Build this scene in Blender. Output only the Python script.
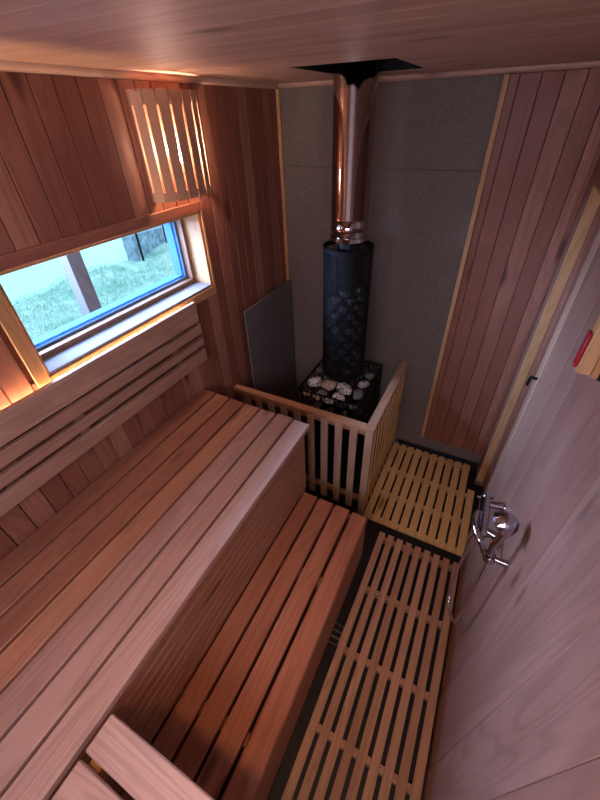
import bpy, math, random
from mathutils import Vector, Matrix
random.seed(7)
for o in list(bpy.data.objects): bpy.data.objects.remove(o)
SC = bpy.context.scene; COL = SC.collection
PI = math.pi

# ------------------------------------------------------------------ camera
YAW, PITCH, ROLL = 0.4896, 0.647, -0.0337
CAM = Vector((1.2845, -2.2066, 2.1566)); FPX = 361.96; PX0, PY0 = 304.49, 387.97
fw = Vector((-math.sin(YAW)*math.cos(PITCH), math.cos(YAW)*math.cos(PITCH), -math.sin(PITCH)))
rt = Vector((math.cos(YAW), math.sin(YAW), 0)); up = rt.cross(fw)
rt2 = math.cos(ROLL)*rt + math.sin(ROLL)*up; up2 = -math.sin(ROLL)*rt + math.cos(ROLL)*up
cd = bpy.data.cameras.new('camera'); co = bpy.data.objects.new('camera', cd); COL.objects.link(co)
M = Matrix((rt2, up2, -fw)).transposed().to_4x4(); M.translation = CAM; co.matrix_world = M
cd.sensor_fit = 'HORIZONTAL'; cd.sensor_width = 36; cd.lens = FPX*36/600
cd.shift_x = -(PX0-300)/600; cd.shift_y = -(400-PY0)/600; cd.clip_start = .01; cd.clip_end = 200
SC.camera = co

# ------------------------------------------------------------------ world and lights
w = bpy.data.worlds.new('world'); SC.world = w; w.use_nodes = True
nt = w.node_tree; bg = nt.nodes['Background']
bg.inputs[0].default_value = (.50, .78, 1.0, 1); bg.inputs[1].default_value = 1.9

def area(name, loc, target, sx, sy, power, color):
    l = bpy.data.lights.new(name, 'AREA'); l.shape = 'RECTANGLE'; l.size = sx; l.size_y = sy
    l.energy = power; l.color = color
    o = bpy.data.objects.new(name, l); COL.objects.link(o); o.location = loc
    o.rotation_euler = (Vector(target)-Vector(loc)).to_track_quat('-Z', 'Y').to_euler()
    return o
area('sky_light', (-1.5, -1.35, 2.17), (0.0, -1.25, 1.62), 2.6, 1.15, 640, (.50, .57, 1.0))
area('cool_fill', (1.0, -2.93, 1.70), (1.0, -.9, 1.0), 1.0, 1.0, 15.5, (.88, .80, 1.0))  # added cool fill behind the camera; the near wall has no opening
wl = area('warm_fill', (1.25, -2.5, 2.24), (.98, -1.75, .2), .12, .12, 1.0, (1.0, .50, .24)); wl.data.spread = math.radians(75)  # added warm fill near the camera, without any fixture
SC.view_settings.view_transform = 'Standard'; SC.view_settings.look = 'None'
SC.view_settings.gamma = 1; SC.view_settings.use_curve_mapping = False
SC.view_settings.exposure = 0.56

# ------------------------------------------------------------------ materials
def new_mat(name):
    m = bpy.data.materials.new(name); m.use_nodes = True
    return m, m.node_tree.nodes, m.node_tree.links, m.node_tree.nodes['Principled BSDF']
def node(N, t, **k):
    n = N.new(t)
    for a, b in k.items(): setattr(n, a, b)
    return n
def math_(N, L, op, a, b=None):
    n = N.new('ShaderNodeMath'); n.operation = op
    for i, v in enumerate((a, b)):
        if v is None: continue
        if isinstance(v, (int, float)): n.inputs[i].default_value = v
        else: L.new(v, n.inputs[i])
    return n.outputs[0]
def mix(N, L, f, a, b, mode='MIX'):
    n = N.new('ShaderNodeMix'); n.data_type = 'RGBA'; n.blend_type = mode
    for s, v in ((n.inputs[0], f), (n.inputs[6], a), (n.inputs[7], b)):
        if isinstance(v, (int, float)): s.default_value = v
        elif isinstance(v, tuple): s.default_value = (*v, 1)
        else: L.new(v, s)
    return n.outputs[2]
def maprange(N, L, v, a, b, c=0, d=1):
    n = N.new('ShaderNodeMapRange'); L.new(v, n.inputs[0])
    for i, x in enumerate((a, b, c, d)): n.inputs[i+1].default_value = x
    return n.outputs[0]
def wood(name, light, mid, dark, rough=.5, knots=.5, vary=1.0, grain=1.0):
    m, N, L, B = new_mat(name)
    g = node(N, 'ShaderNodeAttribute', attribute_name='grain').outputs['Vector']
    t = node(N, 'ShaderNodeAttribute', attribute_name='tone').outputs['Fac']
    def mp(s):
        n = N.new('ShaderNodeMapping'); n.inputs['Scale'].default_value = s; L.new(g, n.inputs[0]); return n.outputs[0]
    def noise(v, sc, det=3, dist=0.):
        n = N.new('ShaderNodeTexNoise'); L.new(v, n.inputs['Vector']); n.inputs['Scale'].default_value = sc
        n.inputs['Detail'].default_value = det; n.inputs['Distortion'].default_value = dist; return n.outputs[0]
    broad = noise(mp((1, 6, 6)), 1.3, 3, .3)
    con = noise(mp((.55, 7, 7)), 1.5, 1, .2)
    rings = math_(N, L, 'SINE', math_(N, L, 'MULTIPLY', con, 70.))
    fib = noise(mp((6, 160, 160)), 1.6, 4)
    tv = math_(N, L, 'ADD', math_(N, L, 'MULTIPLY', t, .62*vary), math_(N, L, 'MULTIPLY', broad, .95))
    r = N.new('ShaderNodeValToRGB'); L.new(tv, r.inputs[0])
    e = r.color_ramp.elements; e[0].position = .28; e[0].color = (*light, 1); e[1].position = 1.02; e[1].color = (*dark, 1)
    q = e.new(.58); q.color = (*mid, 1)
    c = mix(N, L, maprange(N, L, rings, .0, 1, 0, .30*grain), r.outputs[0], tuple(x*.55 for x in dark))
    c = mix(N, L, maprange(N, L, fib, .45, .75, 0, .28*grain), c, tuple(x*.6 for x in dark))
    v = N.new('ShaderNodeTexVoronoi'); L.new(mp((1.3, 4.6, 4.6)), v.inputs['Vector']); v.inputs['Scale'].default_value = 2.2
    kd = v.outputs['Distance']
    pick = math_(N, L, 'GREATER_THAN', node_sep(N, L, v.outputs['Color']), 1-knots)
    k = math_(N, L, 'MULTIPLY', maprange(N, L, kd, .24, .10), pick)
    c = mix(N, L, math_(N, L, 'MULTIPLY', k, .8), c, tuple(x*.28 for x in dark))
    L.new(c, B.inputs['Base Color']); B.inputs['Roughness'].default_value = rough
    B.inputs['Specular IOR Level'].default_value = .35
    bp = N.new('ShaderNodeBump'); bp.inputs['Strength'].default_value = .12; bp.inputs['Distance'].default_value = .002
    L.new(fib, bp.inputs['Height']); L.new(bp.outputs[0], B.inputs['Normal'])
    return m
def node_sep(N, L, c):
    s = N.new('ShaderNodeSeparateColor'); L.new(c, s.inputs[0]); return s.outputs[0]
def plain(name, col, rough=.5, metal=0., nscale=0, namt=.2, bump=0., spec=.5):
    m, N, L, B = new_mat(name)
    B.inputs['Roughness'].default_value = rough; B.inputs['Metallic'].default_value = metal
    B.inputs['Specular IOR Level'].default_value = spec
    tc = N.new('ShaderNodeTexCoord')
    n = N.new('ShaderNodeTexNoise'); L.new(tc.outputs['Object'], n.inputs[0]); n.inputs['Scale'].default_value = nscale or 12; n.inputs['Detail'].default_value = 6
    c = mix(N, L, maprange(N, L, n.outputs[0], .35, .68, 0, 1), tuple(x*(1-namt) for x in col), tuple(min(1, x*(1+namt)) for x in col))
    L.new(c, B.inputs['Base Color'])
    if bump:
        b = N.new('ShaderNodeBump'); b.inputs['Strength'].default_value = bump; b.inputs['Distance'].default_value = .004
        L.new(n.outputs[0], b.inputs['Height']); L.new(b.outputs[0], B.inputs['Normal'])
    return m
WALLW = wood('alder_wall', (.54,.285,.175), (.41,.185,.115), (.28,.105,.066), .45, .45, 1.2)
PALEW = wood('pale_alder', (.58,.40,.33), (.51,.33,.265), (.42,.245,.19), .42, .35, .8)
BACKW = wood('pale_backrest', (.68,.47,.33), (.50,.30,.205), (.40,.22,.15), .45, .1, .8)
CEILW = wood('alder_ceiling', (.70,.48,.37), (.63,.41,.30), (.52,.31,.22), .5, .25, .7)
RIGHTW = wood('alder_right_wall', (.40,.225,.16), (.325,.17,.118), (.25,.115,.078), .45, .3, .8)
BENCHW = wood('alder_bench', (.56,.29,.17), (.45,.21,.125), (.32,.135,.08), .42, .4)
LOWW = wood('alder_lower_bench', (.56,.26,.16), (.48,.205,.12), (.36,.14,.078), .4, .3, .8)
RISERW = wood('alder_riser', (.52,.28,.175), (.46,.235,.145), (.38,.18,.105), .5, .1, .6, 1.5)
DUCKW = wood('alder_duckboard', (.68,.42,.26), (.58,.34,.20), (.45,.24,.13), .5, .15)
PALEP = wood('pale_picket_pine', (.66,.50,.38), (.60,.43,.31), (.50,.34,.23), .5, .15, .8, .7)
PINE = wood('pine_trim', (.66,.40,.19), (.58,.33,.145), (.50,.25,.10), .5, .15, .8, .7)
PINEY = wood('lit_yellow_pine', (.86,.60,.27), (.80,.53,.22), (.72,.44,.165), .5, .1, .8, .6)  # yellow pine, brightened in its colour for light reaching duckboard and side pickets
CEMENT = plain('cement_board', (.205,.168,.142), .85, 0, 60, .12, .15)
CEMENT2 = plain('leaning_cement_board', (.18,.155,.138), .85, 0, 60, .10, .15)
BLACK = plain('black_steel', (.005,.005,.0065), .6, 0, 30, .3, 0, .2)
FLOORM = plain('black_floor', (.013,.012,.013), .55, 0, 25, .4, .2)
STEEL = plain('stainless_flue', (.43,.375,.365), .06, 1, 6, .04)
CHROME = plain('chrome', (.50,.50,.56), .12, 1, 5, .02)
RUBBER = plain('dark_trim', (.02,.02,.03), .5)
SASHW = wood('sash_wood', (.40,.23,.14), (.34,.185,.115), (.28,.14,.085), .5, .1, .6)
BLUEF = plain('window_frame_paint', (.04,.11,.26), .85, 0, 4, .05, 0, .08)
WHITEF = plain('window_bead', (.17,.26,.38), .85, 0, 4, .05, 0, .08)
POSTW = wood('grey_post_wood', (.115,.10,.10), (.09,.078,.08), (.065,.052,.055), .8, .2)
REDP = plain('red_paint', (.38,.008,.025), .45, 0, 20, .1)
DARKP = plain('dark_gap', (.012,.008,.007), .8)
def glass():
    m, N, L, B = new_mat('window_glass'); N.remove(B)
    t = N.new('ShaderNodeBsdfTransparent'); t.inputs[0].default_value = (.84, .96, .98, 1)
    g = N.new('ShaderNodeBsdfGlossy'); g.inputs[1].default_value = .02
    f = N.new('ShaderNodeFresnel'); f.inputs[0].default_value = 1.25
    x = N.new('ShaderNodeMixShader'); L.new(f.outputs[0], x.inputs[0]); L.new(t.outputs[0], x.inputs[1]); L.new(g.outputs[0], x.inputs[2])
    L.new(x.outputs[0], N['Material Output'].inputs[0]); return m
GLASS = glass()
def emis(name, col, s):
    m, N, L, B = new_mat(name); B.inputs['Base Color'].default_value = (*col, 1)
    B.inputs['Emission Color'].default_value = (*col, 1); B.inputs['Emission Strength'].default_value = s; return m
BULB = emis('bulb_glow', (1.0, .62, .38), 40)
def stone_mat(name, a, b, th):
    m, N, L, B = new_mat(name); tc = N.new('ShaderNodeTexCoord'); oi = N.new('ShaderNodeObjectInfo')
    ad = N.new('ShaderNodeVectorMath'); ad.operation = 'ADD'; L.new(tc.outputs['Object'], ad.inputs[0]); L.new(oi.outputs['Location'], ad.inputs[1])
    n = N.new('ShaderNodeTexNoise'); L.new(ad.outputs[0], n.inputs[0]); n.inputs['Scale'].default_value = 5; n.inputs['Detail'].default_value = 5; n.inputs['Roughness'].default_value = .7
    c = mix(N, L, maprange(N, L, n.outputs[0], th, th+.09), a, b)
    L.new(c, B.inputs['Base Color']); B.inputs['Roughness'].default_value = .7
    bp = N.new('ShaderNodeBump'); bp.inputs['Strength'].default_value = .4; bp.inputs['Distance'].default_value = .1
    L.new(n.outputs[0], bp.inputs['Height']); L.new(bp.outputs[0], B.inputs['Normal']); return m
ST_WHITE = stone_mat('speckled_stone', (.06,.06,.065), (.90,.87,.82), .43)
ST_TAN = stone_mat('tan_stone', (.42,.30,.20), (.68,.54,.40), .5)
ST_DARK = stone_mat('dark_stone', (.03,.03,.032), (.10,.10,.11), .52)
ST_GREY = stone_mat('grey_stone', (.14,.14,.13), (.46,.44,.40), .52)
def grass_mat():
    m, N, L, B = new_mat('grass'); tc = N.new('ShaderNodeTexCoord')
    n = N.new('ShaderNodeTexNoise'); L.new(tc.outputs['Object'], n.inputs[0]); n.inputs['Scale'].default_value = 2.2; n.inputs['Detail'].default_value = 8; n.inputs['Roughness'].default_value = .75
    c = mix(N, L, maprange(N, L, n.outputs[0], .38, .62), (.26,.38,.30), (.62,.64,.56))
    L.new(c, B.inputs['Base Color']); B.inputs['Roughness'].default_value = .9; return m
GRASS = grass_mat()
WATER = plain('pale_water', (.50,.82,.88), .12, 0, .5, .06)
WALLST = plain('stone_wall', (.28,.30,.36), .9, 0, 7, .45, .5)

# ------------------------------------------------------------------ mesh building
class MB:
    def __init__(s): s.v = []; s.f = []; s.g = []; s.t = []; s.m = []; s.sm = []
    def add(s, vs, fs, grain=None, tone=.5, mi=0, smooth=False):
        b = len(s.v); s.v += [tuple(v) for v in vs]; s.f += [tuple(b+i for i in f) for f in fs]
        s.g += grain or [tuple(v) for v in vs]; s.t += [tone]*len(vs); s.m += [mi]*len(fs); s.sm += [smooth]*len(fs)
    def box(s, lo, hi, c=.0015, axis=None, tone=None, mi=0, rot=None, pivot=None):
        """chamfered plank; axis = grain axis"""
        lo = [min(a, b) for a, b in zip(lo, hi)], [max(a, b) for a, b in zip(lo, hi)]
        lo, hi = lo
        d = [hi[i]-lo[i] for i in range(3)]
        c = min(c, min(d)*.3)
        if axis is None: axis = d.index(max(d))
        idx = {}; vs = []
        for sx in (0, 1):
            for sy in (0, 1):
                for sz in (0, 1):
                    S = (sx, sy, sz)
                    for a in range(3):
                        p = []
                        for k in range(3):
                            e = hi[k] if S[k] else lo[k]
                            if k != a: e += -c if S[k] else c
                            p.append(e)
                        idx[(S, a)] = len(vs); vs.append(Vector(p))
        fs = []
        def quad(keys, n):
            ids = [idx[k] for k in keys]
            a, b_, c_ = (vs[ids[0]], vs[ids[1]], vs[ids[2]])
            if (b_-a).cross(c_-b_).dot(n) < 0: ids.reverse()
            fs.append(ids)
        def mk(a, va, b, vb, k, vk):
            S = [0, 0, 0]; S[a] = va; S[b] = vb; S[k] = vk; return tuple(S)
        for a in range(3):
            b, k = (a+1) % 3, (a+2) % 3
            for va in (0, 1):
                n = Vector((0, 0, 0)); n[a] = 1 if va else -1
                quad([(mk(a, va, b, x, k, y), a) for x, y in ((0, 0), (1, 0), (1, 1), (0, 1))], n)
            for vb in (0, 1):
                for vk in (0, 1):
                    n = Vector((0, 0, 0)); n[b] = 1 if vb else -1; n[k] = 1 if vk else -1
                    quad([(mk(a, 0, b, vb, k, vk), b), (mk(a, 0, b, vb, k, vk), k), (mk(a, 1, b, vb, k, vk), k), (mk(a, 1, b, vb, k, vk), b)], n)
        for S in [(x, y, z) for x in (0, 1) for y in (0, 1) for z in (0, 1)]:
            n = Vector([1 if q else -1 for q in S])
            quad([(S, 0), (S, 1), (S, 2)], n)
        off = Vector((random.uniform(0, 60), random.uniform(0, 60), random.uniform(0, 60)))
        o = [axis, (axis+1) % 3, (axis+2) % 3]
        gr = [(v[o[0]]+off[0], v[o[1]]+off[1], v[o[2]]+off[2]) for v in vs]
        if rot is not None:
            pv = Vector(pivot) if pivot else Vector([(lo[i]+hi[i])/2 for i in range(3)])
            vs = [pv + rot @ (v-pv) for v in vs]
        s.add(vs, fs, gr, random.random() if tone is None else tone, mi)
    def tube(s, pts, r, seg=16, closed=False, mi=0, cap=True, smooth=True):
        pts = [Vector(p) for p in pts]; n = len(pts); rs = r if isinstance(r, (list, tuple)) else [r]*n
        vs = []; fs = []; ref = None
        for i, p in enumerate(pts):
            if closed: t = pts[(i+1) % n]-pts[i-1]
            else: t = pts[min(i+1, n-1)]-pts[max(i-1, 0)]
            t.normalize()
            if ref is None: ref = t.orthogonal().normalized()
            ref = (ref - t*ref.dot(t)).normalized(); b = t.cross(ref)
            for k in range(seg):
                a = 2*PI*k/seg; vs.append(p + rs[i]*(math.cos(a)*ref + math.sin(a)*b))
        for i in range(n if closed else n-1):
            j = (i+1) % n
            for k in range(seg):
                l = (k+1) % seg; fs.append((i*seg+k, i*seg+l, j*seg+l, j*seg+k))
        if cap and not closed:
            fs.append(tuple(reversed(range(seg)))); fs.append(tuple((n-1)*seg+k for k in range(seg)))
        s.add(vs, fs, mi=mi, smooth=smooth)
    def lathe(s, prof, center, axis=(0, 0, 1), seg=40, mi=0, smooth=True):
        """prof: (radius, height) outer surface listing"""
        ax = Vector(axis).normalized(); u = ax.orthogonal().normalized(); v = ax.cross(u); c = Vector(center)
        vs = []; fs = []
        for r, h in prof:
            for k in range(seg):
                a = 2*PI*k/seg; vs.append(c + ax*h + r*(math.cos(a)*u + math.sin(a)*v))
        for i in range(len(prof)-1):
            for k in range(seg):
                l = (k+1) % seg; fs.append((i*seg+k, i*seg+l, (i+1)*seg+l, (i+1)*seg+k))
        s.add(vs, fs, mi=mi, smooth=smooth)
    def build(s, name, mats, parent=None, **tags):
        me = bpy.data.meshes.new(name)
        org = parent.location if parent is not None else Vector((0, 0, 0))
        me.from_pydata(s.v, [], s.f)
        if not isinstance(mats, (list, tuple)): mats = [mats]
        for m in mats: me.materials.append(m)
        me.polygons.foreach_set('material_index', s.m); me.polygons.foreach_set('use_smooth', s.sm)
        a = me.attributes.new('grain', 'FLOAT_VECTOR', 'POINT'); a.data.foreach_set('vector', [x for g in s.g for x in g])
        a = me.attributes.new('tone', 'FLOAT', 'POINT'); a.data.foreach_set('value', s.t)
        # put the object's origin at the base centre of its own mesh
        xs = [v[0] for v in s.v]; ys = [v[1] for v in s.v]; zs = [v[2] for v in s.v]
        c = Vector(((min(xs)+max(xs))/2, (min(ys)+max(ys))/2, min(zs)))
        me.transform(Matrix.Translation(-c)); me.set_sharp_from_angle(angle=math.radians(42)); me.update()
        o = bpy.data.objects.new(name, me); COL.objects.link(o)
        if parent is not None:
            o.parent = parent
            w0 = Vector((0, 0, 0)); p = parent
            while p is not None: w0 += p.location; p = p.parent
            o.location = c - w0
        else: o.location = c
        for k, v in tags.items(): o[k] = v
        return o
def B1(lo, hi, name, mat, parent=None, c=.002, axis=None, tone=None, **t):
    m = MB(); m.box(lo, hi, c, axis, tone); return m.build(name, mat, parent, **t)
def thing(name, loc, label, cat, group=None):
    o = bpy.data.objects.new(name, None); COL.objects.link(o); o.location = loc; o.empty_display_size = .05
    o['label'] = label; o['category'] = cat
    if group: o['group'] = group
    return o
ST = dict(kind='structure')

# ------------------------------------------------------------------ room dimensions (metres)
W = 1.576; H = 2.29; YN = -2.95; FZ = -.035
WY0, WY1, WZ0, WZ1 = -1.70, -.785, 1.452, 1.812       # window opening
DY0, DY1, DZ = -.70, -.165, 1.90                       # door opening
# floor
B1((-.15, YN-.1, FZ-.1), (W+.1, .1, FZ), 'floor', FLOORM, **ST)
# left wall: vertical tongue and groove boards
m = MB(); P = .0765; y = -1.45 - P*20
while y < 0:
    y0, y1 = max(y, YN), min(y+P, 0)
    if y1 > YN+.01:
        tn = random.random(); y1 -= .0034
        if y1 <= WY0+.001 or y0 >= WY1-.001:
            m.box((-.015, y0, FZ), (0, y1, H), .0014, 2, tn)
        else:
            m.box((-.015, y0, FZ), (0, y1, WZ0), .0014, 2, tn); m.box((-.015, y0, WZ1), (0, y1, H), .0014, 2, tn)
    y += P
for lo, hi in (((-.13, YN-.1, FZ), (-.016, WY0-.02, H+.1)), ((-.13, WY1+.02, FZ), (-.016, .1, H+.1)),
               ((-.13, WY0-.02, FZ), (-.016, WY1+.02, WZ0-.02)), ((-.13, WY0-.02, WZ1+.02), (-.016, WY1+.02, H+.1))):
    m.box(lo, hi, .0, 2, .5)
m.build('wall_left', WALLW, **ST)
# far wall core and its boarded panel on the right
B1((-.13, .0, FZ), (W+.1, .1, H+.1), 'wall_far', CEMENT, c=0, **ST)
# right wall
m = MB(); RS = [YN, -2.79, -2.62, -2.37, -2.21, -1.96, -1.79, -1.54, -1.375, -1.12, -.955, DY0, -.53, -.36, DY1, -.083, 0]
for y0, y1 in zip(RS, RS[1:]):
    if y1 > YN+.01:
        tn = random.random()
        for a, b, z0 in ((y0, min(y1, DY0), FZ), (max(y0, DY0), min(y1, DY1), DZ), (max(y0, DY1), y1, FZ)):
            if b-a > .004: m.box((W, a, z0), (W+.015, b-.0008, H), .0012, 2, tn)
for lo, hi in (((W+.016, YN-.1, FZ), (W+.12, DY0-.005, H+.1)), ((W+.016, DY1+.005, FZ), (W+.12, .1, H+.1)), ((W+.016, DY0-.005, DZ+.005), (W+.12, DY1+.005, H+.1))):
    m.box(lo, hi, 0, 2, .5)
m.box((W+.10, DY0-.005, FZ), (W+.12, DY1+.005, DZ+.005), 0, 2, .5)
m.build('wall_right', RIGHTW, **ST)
# near wall
m = MB(); x = 0
while x < W:
    m.box((x, YN-.015, FZ), (min(x+.083, W), YN, H), .0018, 2); x += .083
m.box((-.13, YN-.1, FZ), (W+.12, YN-.016, H+.1), 0, 2, .5)
m.build('wall_near', WALLW, **ST)
# ceiling: boards run across, square cut-out round the flue
HX0, HX1, HY0, HY1 = .466, .85, -.71, -.245
m = MB(); y = YN; P = .088
ys = []
while y < 0: ys.append((y, min(y+P, 0))); y += P
for y0, y1 in ys:
    tn = random.random()
    cuts = [(y0, y1)]
    for a, b in ((y0, min(y1, HY0)), (max(y0, HY0), min(y1, HY1)), (max(y0, HY1), y1)):
        if b-a < .001: continue
        if a >= HY0-.001 and b <= HY1+.001:
            m.box((0, a, H), (HX0, b, H+.015), .0008, 0, tn); m.box((HX1, a, H), (W, b, H+.015), .0008, 0, tn)
        else: m.box((0, a, H), (W, b, H+.015), .0008, 0, tn)
for lo, hi in (((-.13, YN-.1, H+.016), (HX0, .1, H+.1)), ((HX1, YN-.1, H+.016), (W+.12, .1, H+.1)),
               ((HX0, YN-.1, H+.016), (HX1, HY0, H+.1)), ((HX0, HY1, H+.016), (HX1, .1, H+.1))):
    m.box(lo, hi, 0, 0, .5)
ceil_o = m.build('ceiling', CEILW, **ST)
m = MB()
m.box((HX0-.02, HY0-.02, H+.101), (HX1+.02, HY1+.02, H+.11), 0)
for lo, hi in (((HX0, HY0, H+.002), (HX0+.004, HY1, H+.1)), ((HX1-.004, HY0, H+.002), (HX1, HY1, H+.1)), ((HX0+.004, HY0, H+.002), (HX1-.004, HY0+.004, H+.1)), ((HX0+.004, HY1-.004, H+.002), (HX1-.004, HY1, H+.1))): m.box(lo, hi, 0)
m.build('trim_6', BLACK, **ST)
# cornice trims
def cove(p0, p1, nrm, r=.02, name='trim', mat=None):
    p0, p1, nrm = Vector(p0), Vector(p1), Vector(nrm); m = MB(); n = 8; prof = [(0, 0)]
    for i in range(n+1):
        a = i/n*PI/2; prof.append((r*math.cos(a), -r*math.sin(a)))
    vs = []; fs = []
    for p in (p0, p1):
        for a, b in prof: vs.append(p + nrm*a + Vector((0, 0, b)))
    k = len(prof)
    for i in range(k): j = (i+1) % k; fs.append((i, j, k+j, k+i))
    fs += [tuple(range(k)), tuple(range(2*k-1, k-1, -1))]
    d = (p1-p0).normalized(); ax = 0 if abs(d.x) > .5 else 1
    gr = [(v[ax]+3, v[(ax+1) % 3]+9, v[2]) for v in vs]
    m.add(vs, fs, gr, .3); return m.build(name, mat or CEILW, **ST)
cove((0, YN, H), (0, 0, H), (1, 0, 0), .021, 'trim_1')
cove((.021, 0, H), (W, 0, H), (0, -1, 0), .021, 'trim_2')
cove((W, YN, H), (W, -.021, H), (-1, 0, 0), .021, 'trim_3')
B1((.001, -.018, FZ), (.024, 0, H-.021), 'trim_4', PINE, tone=.2, **ST)
B1((.965, -.014, FZ), (W, -.0, .022), 'baseboard_far', RUBBER, **ST)
# cement sheets on the far wall
t = thing('heat_shield', (.58, -.006, .03), 'grey cement sheeting fixed to the far wall behind the stove and flue', 'heat shield')
B1((.025, -.008, .03), (1.16, -.0005, 1.913), 'lower_sheet', CEMENT, t, c=.001)
B1((.025, -.008, 1.9165), (1.16, -.0005, H-.021), 'upper_sheet', CEMENT, t, c=.001)
# boarded panel right of the cement
t = thing('wall_panel', (1.35, -.02, .14), 'reddish tongue and groove board panel standing right of the grey cement sheet', 'wall panel')
m = MB(); xs = [1.152, 1.191, 1.273, 1.354, 1.434, 1.512, W-.001]
for a, b in zip(xs, xs[1:]): m.box((a, -.024, .137), (b-.0026, -.009, H-.021), .0014, 2)
m.build('boards', WALLW, t)
B1((1.128, -.034, .137), (1.152, -.009, H-.021), 'edge_strip', PINE, t, tone=.2)
B1((1.554, -.036, .137), (W-.001, -.0245, H-.021), 'corner_strip', WALLW, t, tone=.5)

# ------------------------------------------------------------------ window
wt = bpy.data.objects.new('window_1', None); COL.objects.link(wt); wt.location = (-.05, (WY0+WY1)/2, WZ0); wt['kind'] = 'structure'
m = MB(); cw = .045
m.box((0.0005, WY0-cw, WZ0-cw), (.011, WY0, WZ1+cw), .002, 2, .2); m.box((.0005, WY0, WZ1), (.011, WY1+.012, WZ1+.04), .002, 1, .5, 1)
m.box((.0005, WY0, WZ0-cw), (.011, WY1+.012, WZ0-.001), .002, 1, .2); m.box((.0005, WY1, WZ0), (.011, WY1+.012, WZ1), .001, 2, .7)
m.build('window_casing', [PINE, WALLW], wt)
m = MB(); x0 = -.10
m.box((x0, WY0+.0005, WZ0), (.0, WY0+.012, WZ1), .001, 2, .2); m.box((x0, WY1-.012, WZ0), (.0, WY1-.0005, WZ1), .001, 2, 0)
m.box((x0, WY0+.012, WZ1-.012), (.0, WY1-.012, WZ1), .001, 1, .4)
m.build('window_lining', PINE, wt)
B1((x0, WY0+.012, WZ0), (.004, WY1-.012, WZ0+.010), 'window_sill', plain('dimmed_sill', (.25,.23,.25), .85, 0, 8, .05, 0, .1), wt, tone=.1)  # sill colour greyed to tone down the strong window light on it
def ring(x0, x1, ins, wd, name, mat, tone=.4):
    m = MB(); a0, a1, b0, b1 = WY0+ins, WY1-ins, WZ0+ins, WZ1-ins
    m.box((x0, a0, b0), (x1, a0+wd, b1), .0015, 2, tone); m.box((x0, a1-wd, b0), (x1, a1, b1), .0015, 2, tone)
    m.box((x0, a0+wd, b0), (x1, a1-wd, b0+wd), .0015, 1, tone); m.box((x0, a0+wd, b1-wd), (x1, a1-wd, b1), .0015, 1, tone)
    return m.build(name, mat, wt)
ring(-.135, -.1005, .0, .030, 'window_frame', SASHW)
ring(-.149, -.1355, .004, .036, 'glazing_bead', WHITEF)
ring(-.20, -.1495, -.02, .070, 'outer_frame', BLUEF)
B1((-.1425, WY0+.0405, WZ0+.0405), (-.1395, WY1-.0405, WZ1-.0405), 'window_glass', GLASS, wt, c=.0)

# ------------------------------------------------------------------ door (right wall, far end)
dt = bpy.data.objects.new('door_1', None); COL.objects.link(dt); dt.location = (W+.05, (DY0+DY1)/2, FZ); dt['kind'] = 'structure'
m = MB()
m.box((W-.001, DY1-.012, .02), (W+.045, DY1+.002, DZ), .001, 2, .1); m.box((W-.001, DY0, .02), (W+.045, DY0+.012, DZ), .001, 2, .3)
m.box((W-.001, DY0+.012, DZ-.012), (W+.045, DY1-.012, DZ), .001, 1, .3)
m.build('door_frame', PINE, dt)
m = MB(); xa, xb = W+.046, W+.085
m.box((xa, DY1-.10, .05), (xb, DY1-.002, DZ-.002), .002, 2, .6, 1)  # brown of the two far boards puts shade at the leaf into colour
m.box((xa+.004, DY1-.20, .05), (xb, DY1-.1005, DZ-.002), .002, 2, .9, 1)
m.box((xa-.001, DY1-.31, .05), (xb, DY1-.2005, DZ-.002), .002, 2, .1)
m.box((xa, DY1-.42, .05), (xb, DY1-.3105, DZ-.002), .002, 2, .2); m.box((xa, DY0+.002, .05), (xb, DY1-.4205, DZ-.002), .002, 2, .2)
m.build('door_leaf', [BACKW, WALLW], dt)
m = MB()
hy, hz = -.60, 1.20
m.lathe([(0, 0), (.022, 0), (.022, .006), (0, .007)], (xa, hy, hz), (-1, 0, 0), 20)
m.tube([(xa-.005, hy, hz), (xa-.045, hy, hz), (xa-.052, hy+.012, hz-.002), (xa-.052, hy+.03, hz-.02), (xa-.052, hy+.05, hz-.07)], .007, 10)
m.build('door_handle', BLACK, dt)

# ------------------------------------------------------------------ stove guard
gz = .77; gx = .9375; gy = -.7726
t = thing('stove_guard', (.47, -.77, FZ), 'slatted pine guard rail boxing in the stove corner, between bench and duckboard', 'guard rail')
B1((.002, gy-.004, gz-.026), (gx-.046, gy+.042, gz), 'front_rail', DUCKW, t, tone=.25)
B1((gx-.0455, gy-.004, gz-.026), (gx+.004, -.009, gz), 'side_rail', DUCKW, t, tone=.15)
B1((gx-.044, gy, FZ), (gx, gy+.03, gz-.0265), 'corner_post', PALEP, t, tone=.1)
x = gx-.0915
while x > .03:
    B1((x-.044, gy, .02), (x, gy+.018, gz-.0265), 'picket', PALEP, t, tone=random.uniform(.1, .5)); x -= .0915
y = gy+.030+.030
k = 0
while y < -.05:
    B1((gx-.007, y, .0125), (gx, y+.028, gz-.0265), 'picket', PINEY, t, tone=random.uniform(.1, .5)); y += .0735
B1((.002, gy+.0185, .09), (gx-.045, gy+.036, .135), 'bottom_rail', DUCKW, t); B1((gx-.036, gy+.05, .09), (gx-.0185, -.012, .135), 'bottom_rail', DUCKW, t)
B1((.002, gy+.0185, gz-.075), (gx-.045, gy+.036, gz-.0265), 'top_batten', DUCKW, t); B1((gx-.036, gy+.05, gz-.075), (gx-.0185, -.012, gz-.0265), 'top_batten', DUCKW, t)

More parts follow.
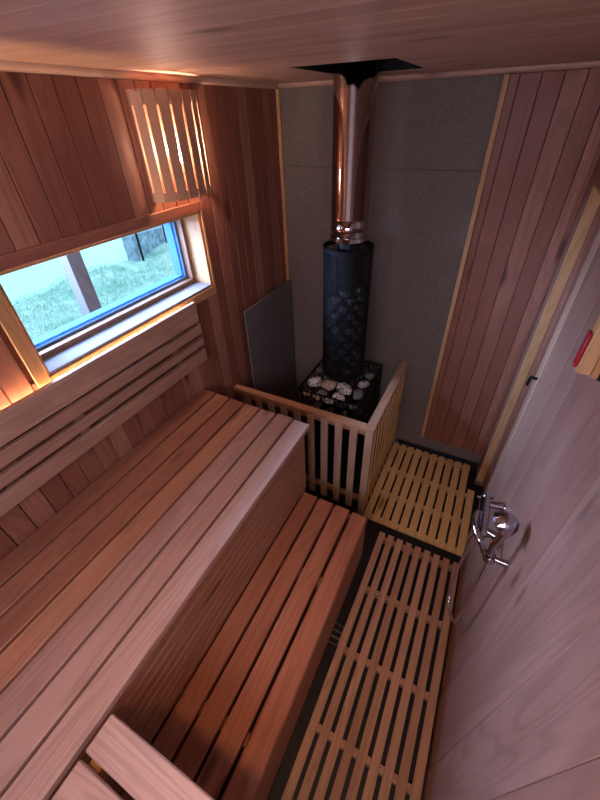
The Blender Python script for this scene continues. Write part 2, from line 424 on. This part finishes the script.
# ------------------------------------------------------------------ benches
UZ = .935; UX = .683; UYF = -1.03; UYN = -2.93
t = thing('upper_bench', (.34, -1.9, FZ), 'high slatted bench with seven long boards under the window along the left wall', 'bench')
tones = [.85, .45, .7, .0, .75, .45, .15]
for i in range(7):
    a = .008 + .0978*i
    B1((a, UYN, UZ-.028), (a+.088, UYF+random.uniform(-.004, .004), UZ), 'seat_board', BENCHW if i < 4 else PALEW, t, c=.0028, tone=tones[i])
m = MB(); z = UZ-.0285; n = 9; p = (z-.458)/n
for i in range(n): m.box((.645, UYN, z-p*(i+1)+.0012), (.66, UYF-.022, z-p*i), .0025, 1, .4+.2*random.random())
m.build('riser_panel', RISERW, t)
m = MB(); m.box((.6, UYN, FZ), (.644, UYF-.03, .457), .002, 1, .5); m.build('lower_riser', LOWW, t)
B1((.615, UYF-.050, FZ), (.6445, UYF-.008, UZ-.0285), 'post', PINE, t, tone=.2)
B1((.012, UYF-.050, FZ), (.052, UYF-.008, UZ-.0285), 'post', PINE, t, tone=.2)
B1((.053, UYF-.045, UZ-.10), (.6145, UYF-.012, UZ-.0285), 'joist', BENCHW, t)
for yy in (-1.55, -2.0, -2.42): B1((.012, yy, UZ-.09), (.6445, yy+.04, UZ-.0285), 'joist', BENCHW, t)

LZ = .456; LX = 1.042; LYF = -1.084
t = thing('lower_bench', (.85, -2.0, FZ), 'low reddish step bench with four boards between the high bench and duckboards', 'bench')
for i, tn in zip(range(4), (.7, .6, .35, .45)):
    a = .664+.0956*i; b = a+.084 if i < 3 else LX
    B1((a, UYN, LZ-.03), (b, LYF+random.uniform(-.003, .003), LZ), 'seat_board', LOWW, t, c=.008 if i == 3 else .004, tone=tn)
B1((LX-.030, UYN, .083), (LX-.006, LYF-.006, LZ-.0305), 'front_panel', LOWW, t, tone=.4)
B1((.664, LYF-.03, .083), (LX-.0305, LYF-.006, LZ-.0305), 'end_panel', LOWW, t, tone=.5)
for yy in (-1.5, -2.1, -2.7): B1((.664, yy, LZ-.09), (LX-.031, yy+.04, LZ-.0305), 'joist', LOWW, t)
for yy in (LYF-.08, -2.0, -2.88): B1((.93, yy, FZ), (.97, yy+.04, LZ-.091 if yy < -1.4 else LZ-.0305), 'leg', BLACK, t)

t = thing('side_bench', (.9, -2.5, UZ-.2), 'pale cross boards of a return bench meeting the high bench in the near left corner', 'bench')
for i, (a, b, tn) in enumerate(((-2.232, -2.313, .15), (-2.326, -2.41, .2), (-2.423, -2.51, .4), (-2.52, -2.605, .3), (-2.62, -2.70, .5), (-2.715, -2.80, .2), (-2.81, -2.90, .4))):
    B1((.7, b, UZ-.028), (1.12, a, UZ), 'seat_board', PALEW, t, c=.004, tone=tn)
B1((.715, -2.90, UZ-.09), (.75, -2.25, UZ-.0285), 'joist', PINE, t); B1((1.07, -2.90, UZ-.09), (1.105, -2.25, UZ-.0285), 'joist', PINE, t)
for xx in (.72, 1.0435):
    for yy in (-2.9, -2.30): B1((xx, yy, LZ+.001 if xx < 1 else FZ), (xx+.03, yy+.03, UZ-.0905), 'leg', PINE, t)

t = thing('bench_backrest', (.04, -1.9, 1.12), 'backrest of four horizontal boards on the left wall just below the window', 'backrest')
for z0, z1, tn in ((1.345, 1.447, .0), (1.278, 1.330, .55), (1.213, 1.255, .45), (1.122, 1.190, .4)):
    B1((.032, UYN, z0), (.052, -.983+random.uniform(-.003, .003), z1), 'back_board', BACKW, t, c=.003, tone=tn)
for yy in (-1.165, -1.70, -2.25, -2.8): B1((.001, yy, 1.13), (.0315, yy+.035, 1.3715), 'bracket', BENCHW, t, tone=.5)

LEDM = emis('led_glow', (1.0, .72, .46), 95)
B1((.001, -2.85, 1.372), (.0315, -1.0, 1.384), 'led_shield', PINE, None, label='narrow wooden ledge added under the light strip to block its light downward', category='ledge')  # unseen ledge added to keep strip light out of the backrest slots
B1((.010, -2.85, 1.3845), (.020, -1.03, 1.390), 'led_strip', LEDM, None, label='warm light strip hidden behind the top board of the backrest', category='light strip')

# ------------------------------------------------------------------ duckboards
t = thing('duckboard', (1.26, -.42, FZ), 'square yellow pine duckboard beside the stove guard', 'duckboard', None)
m = MB(); P = .0604
for i in range(11):
    a = .9405+P*i*.985
    m.box((a, -.797, -.001), (a+.046, -.036 if i < 10 else -.27, .011), .002, 1)
m.build('slat_deck', PINEY, t)
for yy in (-.775, -.56, -.33, -.075): B1((.9405, yy, FZ), (1.572 if yy < -.3 else 1.53, yy+.03, -.0015), 'cross_batten', PINEY, t)
t = thing('duckboard', (1.32, -1.6, FZ), 'long brownish duckboard running beside the low bench under the shower', 'duckboard', None)
m = MB()
for i in range(9):
    a = 1.078+.0563*i; m.box((a, -2.60, -.001), (a+.0375, -.853, .011), .002, 1)
m.build('slat_deck', DUCKW, t)
for yy in (-.90, -1.235, -1.565, -1.89, -2.22, -2.56): B1((1.078, yy, FZ), (1.566, yy+.03, -.0015), 'cross_batten', DUCKW, t)
# floor drain
m = MB()
m.tube([(1.018, -1.45, FZ+.004), (1.073, -1.45, FZ+.004), (1.073, -1.545, FZ+.004), (1.018, -1.545, FZ+.004)], .0035, 6, True)
for k in (1, 2): m.box((1.018, -1.45-.032*k-.003, FZ), (1.073, -1.45-.032*k+.003, FZ+.006), .0005)
m.build('floor_drain', plain('galvanised_drain', (.30,.29,.28), .5, .3), None, label='small square metal drain grate on the black floor beside the long duckboard', category='floor drain')

# ------------------------------------------------------------------ stove
SX0, SX1, SY0, SY1, SZ = .365, .778, -.572, -.085, .735
PXc, PYc = .584, -.345
t = thing('sauna_stove', (.56, -.34, FZ), 'black wood stove with a stone basket and a tall round mesh column', 'stove')
m = MB(); m.box((SX0+.095, SY0+.095, .176), (SX1-.095, SY1-.09, .52), .01); m.build('firebox', BLACK, t)
m = MB(); r = .006
for z in (.16, .30, .44, .58, SZ): m.tube([(SX0, SY0, z), (SX1, SY0, z), (SX1, SY1, z), (SX0, SY1, z)], .007 if z in (.16, SZ) else .004, 6, True, smooth=False)
def bars(ax, a, b, fix):
    n = 13
    for i in range(n+1):
        u = a+(b-a)*i/n; p = (u, fix) if ax == 0 else (fix, u)
        m.tube([(p[0], p[1], .16), (p[0], p[1], SZ)], .0032, 5, smooth=False)
bars(0, SX0, SX1, SY0); bars(0, SX0, SX1, SY1); bars(1, SY0, SY1, SX0); bars(1, SY0, SY1, SX1)
m.build('stone_basket', BLACK, t)
for x, y in ((SX0+.01, SY0+.01), (SX1-.03, SY0+.01), (SX0+.01, SY1-.03), (SX1-.03, SY1-.03)): B1((x, y, FZ), (x+.02, y+.02, .165), 'leg', BLACK, t)
B1((SX0+.005, SY0+.005, .165), (SX1-.005, SY1-.005, .175), 'base_plate', BLACK, t)
TR = .131; TZ0, TZ1 = .812, 1.60
m = MB()
for i in range(72):
    a = 2*PI*i/72; x, y = PXc+TR*math.cos(a), PYc+TR*math.sin(a)
    m.tube([(x, y, TZ0), (x, y, TZ1)], .0022, 4, smooth=False, cap=False)
nz = 70
for j in range(nz+1):
    z = TZ0+(TZ1-TZ0)*j/nz
    m.tube([(PXc+TR*math.cos(2*PI*i/36), PYc+TR*math.sin(2*PI*i/36), z) for i in range(36)], .0022, 4, True, smooth=False)
m.build('mesh_column', BLACK, t)
m = MB(); m.lathe([(TR-.004, 0), (TR+.004, 0), (TR+.004, .022), (TR-.004, .022), (TR-.004, 0)], (PXc, PYc, TZ1-.02), smooth=False)
m.build('column_rim', BLACK, t); m = MB(); m.lathe([(TR-.004, 0), (TR+.004, 0), (TR+.004, .022), (TR-.004, .022), (TR-.004, 0)], (PXc, PYc, TZ0-.002), smooth=False)
m.build('column_rim', BLACK, t)
m = MB(); m.tube([(PXc, PYc, .52), (PXc, PYc, 1.64)], .062, 28); m.build('inner_pipe', plain('grey_pipe', (.06,.06,.07), .35, .8), t)
# flue
t = thing('flue_pipe', (PXc, PYc, 1.63), 'shiny stainless steel flue pipe rising from the black mesh column to the ceiling', 'flue pipe')
R = .094
m = MB(); m.lathe([(.064, 0), (R-.006, 0), (R, .004), (R, .05), (R+.004, .056), (R, .062), (R, .10), (R+.003, .105), (R, .11), (R, H+.1-1.63), (.0, H+.1-1.63)], (PXc, PYc, 1.63), seg=64)
m.build('pipe', STEEL, t)
m = MB(); m.lathe([(R, 0), (R+.004, .001), (R+.004, .02), (R, .021)], (PXc, PYc, 1.632), seg=64); m.build('lower_collar', STEEL, t)

# stones
def stone_mesh(seed, sx, sy, sz, mat):
    rnd = random.Random(seed); import bmesh
    bm = bmesh.new(); bmesh.ops.create_icosphere(bm, subdivisions=3, radius=1)
    dirs = [(Vector((rnd.gauss(0, 1), rnd.gauss(0, 1), rnd.gauss(0, 1))).normalized(), rnd.uniform(.62, .95)) for _ in range(13)]
    for v in bm.verts:
        d = v.co.normalized(); r = 1.0
        for n, h in dirs:
            q = d.dot(n)
            if q > .01: r = min(r, h/q)
        r = 1-(1-r)*.85
        v.co = Vector((d.x*r*sx, d.y*r*sy, d.z*r*sz))
    me = bpy.data.meshes.new('stone'); bm.to_mesh(me); bm.free(); me.materials.append(mat)
    for p in me.polygons: p.use_smooth = True
    return me
SM = {k: [stone_mesh(11*i+j, *s, mt) for j, s in enumerate(((1, .72, .55), (.9, .8, .6), (1, .62, .5), (.85, .85, .62)))] for i, (k, mt) in enumerate((('w', ST_WHITE), ('t', ST_TAN), ('d', ST_DARK), ('g', ST_GREY)))}
def stone(x, y, z, r, kind, label, group=None, rz=None, tilt=.25, j=None):
    me = SM[kind][random.randrange(4) if j is None else j]
    o = bpy.data.objects.new('sauna_stone', me); COL.objects.link(o); o.location = (x, y, z); o.scale = (r, r, r)
    o.rotation_euler = (random.uniform(-tilt, tilt), random.uniform(-tilt, tilt), random.uniform(0, 6.3) if rz is None else rz)
    o['label'] = label; o['category'] = 'stone'
    if group: o['group'] = group
    return o
named = [ # x, y, z, r, kind, rot, label
 (.455, -.500, .775, .050, 'w', 1.2, 'tall speckled black and white stone at the left of the top row by the column'),
 (.548, -.490, .772, .053, 't', .3, 'smooth tan stone in the middle of the top row by the column'),
 (.654, -.486, .768, .054, 'w', -.4, 'large black and white stone right of the smooth tan one, below the mesh column'),
 (.636, -.534, .728, .042, 'w', .0, 'whitish stone in front of and below the large black and white one'),
 (.520, -.536, .722, .036, 'g', .2, 'grey stone in front of and below the smooth tan one'),
 (.728, -.440, .725, .050, 'g', 1.5, 'long pale grey stone lying along the right edge of the stove basket'),
 (.732, -.340, .730, .038, 'w', .7, 'light speckled stone at the right edge beside the mesh column'),
 (.736, -.235, .725, .038, 'g', 1.2, 'grey stone at the right edge, behind the light speckled one'),
 (.400, -.400, .725, .042, 'g', 1.2, 'dull grey stone at the left edge of the basket beside the tall speckled one'),
 (.400, -.305, .725, .040, 'g', 1.4, 'dull grey stone at the left edge of the basket, further back beside the column'),
 (.408, -.535, .690, .036, 't', .2, 'small tan stone at the front left corner of the stove basket'),
 (.488, -.538, .688, .038, 't', .1, 'long tan stone behind the front rim of the stove basket, left part'),
 (.568, -.538, .684, .040, 'w', .1, 'speckled stone behind the front rim of the stove basket, middle part'),
 (.655, -.538, .680, .036, 'd', .1, 'dark stone behind the front rim of the stove basket, right of the speckled one'),
 (.735, -.535, .690, .036, 'g', .4, 'pale stone at the front right corner of the stove basket')]
for x, y, z, r_, k, rz, lb in named: stone(x, y, z, r_*(1.14 if z > .71 else 1.0), k, lb, rz=rz, tilt=.15)
for i in range(7):
    a = 2*PI*i/7+.2; stone(PXc+.101*math.cos(a), PYc+.101*math.sin(a), .765, .034, random.choice('dg'), 'stone heaped right under the foot of the mesh column', 'stones under the mesh column', rz=a)
GB = 'dark stones around the back of the basket'
for x, y in ((.405, -.20), (.42, -.125), (.50, -.135), (.58, -.13), (.66, -.135), (.735, -.14)):
    stone(x, y, SZ-.03, .040, random.choice('dg'), 'dull sauna stone behind the mesh column in the stove basket', GB)
GS = 'stones behind the bars of the basket sides'
for z in (.60, .53):
    for x in (.40, .49, .58, .67): stone(x+random.uniform(-.01, .01), SY0+.042, z, .038, random.choice('ddg'), 'stone behind the front bars of the stove basket, below the top layer', GS)
    for y in (-.47, -.38, -.29, -.20): stone(SX1-.045, y, z, .036, random.choice('ggd'), 'stone behind the right-hand bars of the stove basket, below the top layer', 'stones behind the right bars', rz=1.57)
GC = 'dark stones filling the mesh column'
z = TZ0+.045; k = 0
while z < 1.42:
    for i in range(7):
        a = 2*PI*(i+.5*(k % 2))/7
        if z > 1.30 and (i+k) % 7 > 3: continue
        stone(PXc+.0975*math.cos(a), PYc+.0975*math.sin(a), z, random.uniform(.031, .036), random.choice('dggg'), 'dark rounded stone packed inside the tall mesh column', GC, rz=a+PI/2, tilt=.5)
    z += .047; k += 1

# ------------------------------------------------------------------ leaning sheet
m = MB(); m.box((.030, -.598, FZ), (.042, -.026, 1.225), .001, 2)
a = -.012
m.build('cement_sheet', CEMENT2, None, label='loose grey cement sheet leaning in the corner left of the stove', category='cement sheet')

# ------------------------------------------------------------------ wall lamp
t = thing('wall_lamp', (.0, -.878, 1.89), 'wooden sauna lamp with a curved slatted shade glowing above the window', 'wall lamp')
LM = wood('lamp_wood', (.62,.40,.27), (.56,.34,.22), (.46,.26,.16), .6, 0, .6, .6)
m = MB(); Yc, hw, bul = -.878, .165, .085; n = 8; z0, z1 = 1.888, 2.243
ang = [(-1+2*(i+.5)/n) for i in range(n)]
def arc(u): return (.018+bul*math.cos(u*PI/2)**.8 if abs(u) < 1 else .018, Yc+hw*math.sin(u*PI/2*.86)/math.sin(PI/2*.86))
for i in range(n):
    for (u0, u1, za, zb) in ((-1+2*i/n+.012, -1+2*(i+1)/n-.04, z0, z1),):
        (xa, ya), (xb, yb) = arc(u0), arc(u1); d = Vector((xb-xa, yb-ya, 0)); nn = Vector((d.y, -d.x, 0)).normalized()*.004
        if nn.x < 0: nn = -nn
        vs = []
        for z in (za, zb):
            for p, s_ in (((xa, ya), 0), ((xb, yb), 0), ((xb, yb), 1), ((xa, ya), 1)): vs.append(Vector((p[0], p[1], z)) - nn*s_)
        m.add(vs, [(0, 1, 2, 3)[::-1], (4, 5, 6, 7), (0, 4, 5, 1)[::-1], (1, 5, 6, 2)[::-1], (2, 6, 7, 3)[::-1], (3, 7, 4, 0)[::-1]], [(v.z+i*7, v.y, v.x) for v in vs], random.random())
m.build('lamp_shade', LM, t)
for za, zb in ((z0+.004, z0+.035), (z1-.045, z1-.002)):
    m = MB(); k = 24; vs = []
    for i in range(k+1):
        x, y = arc(-1+2*i/k*.985); 
        for z in (za, zb): vs += [Vector((x-.0065, y, z)), Vector((x-.0125, y, z))]
    fs = []
    for i in range(k):
        b = i*4; c = b+4
        fs += [(b, c, c+2, b+2), (b+1, b+3, c+3, c+1), (b, b+1, c+1, c), (b+2, c+2, c+3, b+3)]
    m.add(vs, fs, [(v.y, v.z, v.x) for v in vs], .5); m.build('shade_band', LM, t)
m = MB(); m.box((.0, Yc-hw, z0), (.012, Yc-hw+.02, z1), .001, 2); m.box((.0, Yc+hw-.02, z0), (.012, Yc+hw, z1), .001, 2)
m.box((0, Yc-hw+.02, z1-.03), (.012, Yc+hw-.02, z1), .001, 1); m.box((.012, Yc-hw+.002, z1-.008), (.045, Yc+hw-.002, z1-.001), .001, 1); m.build('back_frame', LM, t)  # flat plate under the top is added to hold back upward glow
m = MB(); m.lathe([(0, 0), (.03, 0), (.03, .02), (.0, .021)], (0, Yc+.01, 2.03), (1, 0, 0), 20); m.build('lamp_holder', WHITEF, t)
m = MB(); m.lathe([(0, 0), (.012, .004), (.020, .016), (.022, .026), (.018, .038), (.009, .046), (0, .048)], (.022, Yc+.01, 2.03), (1, 0, 0), 20); m.build('bulb', BULB, t)
l = bpy.data.lights.new('lamp_light', 'POINT'); l.energy = 9.5; l.color = (1.0, .67, .54); l.shadow_soft_size = .03
lo = bpy.data.objects.new('lamp_light', l); COL.objects.link(lo); lo.location = (.048, Yc+.01, 2.05)

# ------------------------------------------------------------------ shower
def spline(P, n=10):
    P = [Vector(p) for p in P]; out = []
    for i in range(len(P)-1):
        p0, p1, p2, p3 = P[max(i-1, 0)], P[i], P[i+1], P[min(i+2, len(P)-1)]
        for k in range(n):
            s = k/n; out.append(.5*((2*p1)+(p2-p0)*s+(2*p0-5*p1+4*p2-p3)*s*s+(3*p1-p0-3*p2+p3)*s**3))
    return out+[P[-1]]
t = thing('shower_mixer', (W, -1.08, .80), 'chrome shower mixer tap with spout on the right wall over the duckboards', 'mixer tap')
m = MB(); my, mz = -1.165, .885; mx = W-.072
m.tube([(mx, my-.07, mz), (mx, my+.07, mz)], [.021, .021], 20)
for s in (-1, 1): m.tube([(W-.001, my+.075*s, mz), (W-.012, my+.075*s, mz), (mx, my+.06*s, mz)], [.020, .019, .012], 20)
m.build('body', CHROME, t)
for s in (-1, 1):
    m = MB(); m.tube([(mx, my+.071*s, mz), (mx, my+.09*s, mz), (mx, my+.10*s, mz)], [.021, .022, .015], 16)
    for q in range(4):
        a = q*PI/2+.4; m.tube([(mx, my+.088*s, mz), (mx+.030*math.cos(a), my+.092*s, mz+.030*math.sin(a))], [.008, .006], 8)
    m.build('tap_handle', CHROME, t)
m = MB(); m.tube(spline([(mx-.01, my, mz+.01), (mx-.03, my-.03, mz+.035), (mx-.035, my-.09, mz+.05), (mx-.015, my-.14, mz+.045), (mx+.008, my-.155, mz+.02), (mx+.015, my-.15, mz-.01)]), .010, 14)
m.build('spout', CHROME, t)
t = thing('shower_holder', (W, -1.40, .99), 'small chrome bracket on the right wall gripping the hand shower', 'shower holder')
hx, hyy, hzz = W-.056, -1.397, .978
m = MB(); m.tube([(W-.001, hyy, hzz), (W-.01, hyy, hzz), (hx+.018, hyy, hzz)], [.013, .012, .008], 16); m.build('arm', CHROME, t)
m = MB(); m.lathe([(.014, -.012), (.020, -.012), (.020, .012), (.014, .012), (.014, -.012)], (hx, hyy, hzz), (-.2, 0, 1), 20)
m.build('clip', CHROME, t)
t = thing('hand_shower', (hx, hyy, hzz), 'chrome hand shower with round head and looping metal hose hanging on the right wall', 'hand shower')
m = MB(); hd = Vector((hx-.006, hyy-.004, hzz+.195))
m.tube([(hx+.004, hyy, hzz-.03), (hx, hyy, hzz), (hx-.004, hyy-.001, hzz+.06), (hx+.002, hyy-.003, hzz+.13), (hd.x+.014, hd.y, hd.z-.005)], [.009, .011, .011, .013, .016], 16); m.build('handle', CHROME, t)
m = MB(); ax = Vector((-.62, -.10, -.70)).normalized()
m.lathe([(0, -.036), (.016, -.033), (.029, -.022), (.036, -.006), (.037, .012), (.033, .016), (.0, .0165)], hd, ax, 32); hh = m.build('head', CHROME, t)
m = MB(); m.lathe([(0, .0168), (.031, .0168), (.031, .0185), (0, .0185)], hd, ax, 32); m.build('spray_face', plain('spray_plate', (.10,.07,.06), .4), t, label='dark spray plate')
m = MB()
m.tube(spline([(hx+.004, hyy, hzz-.03), (hx+.008, hyy, hzz-.15), (W-.046, -1.40, .65), (W-.044, -1.385, .46), (W-.046, -1.355, .37), (W-.058, -1.30, .32), (W-.070, -1.24, .31), (W-.078, -1.20, .37), (W-.080, -1.19, .50), (W-.078, -1.18, .68), (mx, my, mz-.022)]), .0065, 10)
m.build('hose', plain('hose_metal', (.80,.80,.82), .25, 1, 5, .02), t)

# ------------------------------------------------------------------ small wall box, right wall
t = thing('wall_box', (W, -1.36, 1.66), 'narrow wooden holder with a dark red front strip fixed high on the right wall', 'wall holder')
B1((W-.080, -1.374, 1.708), (W-.074, -1.352, 1.788), 'red_front', REDP, t)
B1((W-.0735, -1.378, 1.697), (W-.046, -1.345, 1.95), 'side', PINE, t, tone=.1)
B1((W-.045, -1.374, 1.69), (W-.030, -1.345, 1.95), 'side', PINE, t, tone=.7)
B1((W-.0295, -1.372, 1.685), (W-.018, -1.345, 1.95), 'slot', DARKP, t)
B1((W-.0175, -1.378, 1.68), (W-.001, -1.340, 1.95), 'back_board', RIGHTW, t)

# ------------------------------------------------------------------ outside
GZ = -.4
m = MB(); nx, ny = 40, 60; vs = []; fs = []
for i in range(nx+1):
    for j in range(ny+1):
        y = -4+ j*14/ny; xe = -6.15-.11*(y)+.12*math.sin(y*2.3)+.06*math.sin(y*5.1)
        x = -.35+(xe+.35)*i/nx
        vs.append(Vector((x, y, GZ+.03*math.sin(x*2+y)+.02*math.sin(3.1*y)-(.25 if i == nx else 0))))
for i in range(nx):
    for j in range(ny): a = i*(ny+1)+j; fs.append((a, a+1, a+ny+2, a+ny+1)[::-1])
m.add(vs, fs, smooth=True); m.build('ground', GRASS, None, kind='structure')
m = MB(); rg = random.Random(3)
for k in range(26000):
    y = rg.uniform(-.8, 7.5); xe = -6.15-.11*y+.12*math.sin(y*2.3)+.06*math.sin(y*5.1)
    x = rg.uniform(xe, -2.2)
    if y > 3.0 and x < -5.72-(y-3.4)*.42: continue
    h = rg.uniform(.03, .09); a = rg.uniform(0, 6.3); dx, dy = math.cos(a)*.006, math.sin(a)*.006
    z = GZ+.03*math.sin(x*2+y)+.02*math.sin(3.1*y)-.005; lx, ly = rg.uniform(-.04, .04), rg.uniform(-.04, .04)
    m.add([(x-dx, y-dy, z), (x+dx, y+dy, z), (x+lx, y+ly, z+h)], [(0, 1, 2)])
m.build('grass', GRASS, None, kind='stuff', label='rough short grass on the bank outside the window', category='grass')
m = MB(); m.box((-40, -20, GZ-.3), (-5.2, 40, GZ-.12), 0); m.build('water', WATER, None, kind='structure')
B1((-1.09, -.893, GZ-.05), (-1.0, -.80, 2.6), 'porch_post', POSTW, None, label='weathered square timber post outside the window', category='post')
# low retaining wall with a handrail beyond the grass
m = MB(); A, Bp = Vector((-6.0, 3.55, GZ-.2)), Vector((-7.1, 6.3, GZ-.1)); d = (Bp-A).normalized(); nn = Vector((-d.y, d.x, 0))*.25
vs = [A, Bp, Bp+nn, A+nn, A+Vector((0, 0, .70)), Bp+Vector((0, 0, .25)), Bp+nn+Vector((0, 0, .25)), A+nn+Vector((0, 0, .70))]
m.add(vs, [(0, 3, 2, 1), (4, 5, 6, 7), (0, 1, 5, 4), (1, 2, 6, 5), (2, 3, 7, 6), (3, 0, 4, 7)])
m.build('retaining_wall', WALLST, None, label='low rough stone wall beyond the grass outside the window', category='stone wall')
t = thing('handrail', (-6.4, 4.8, GZ), 'thin dark handrail beside the stone wall outside the window', 'handrail')
m = MB(); m.tube([A+Vector((.1, 0, 1.0)), Bp+Vector((.1, 0, .75))], .025, 8); m.tube([A+Vector((.1, 0, .80)), Bp+Vector((.1, 0, .50))], .02, 8); m.build('rail', BLACK, t)
for q in (.03, .5, .97):
    p = A.lerp(Bp, q)+Vector((.1, 0, 0)); m = MB(); m.tube([p+Vector((0, 0, .1)), p+Vector((0, 0, 1.0-.25*q))], .025, 8); m.build('rail_post', BLACK, t)
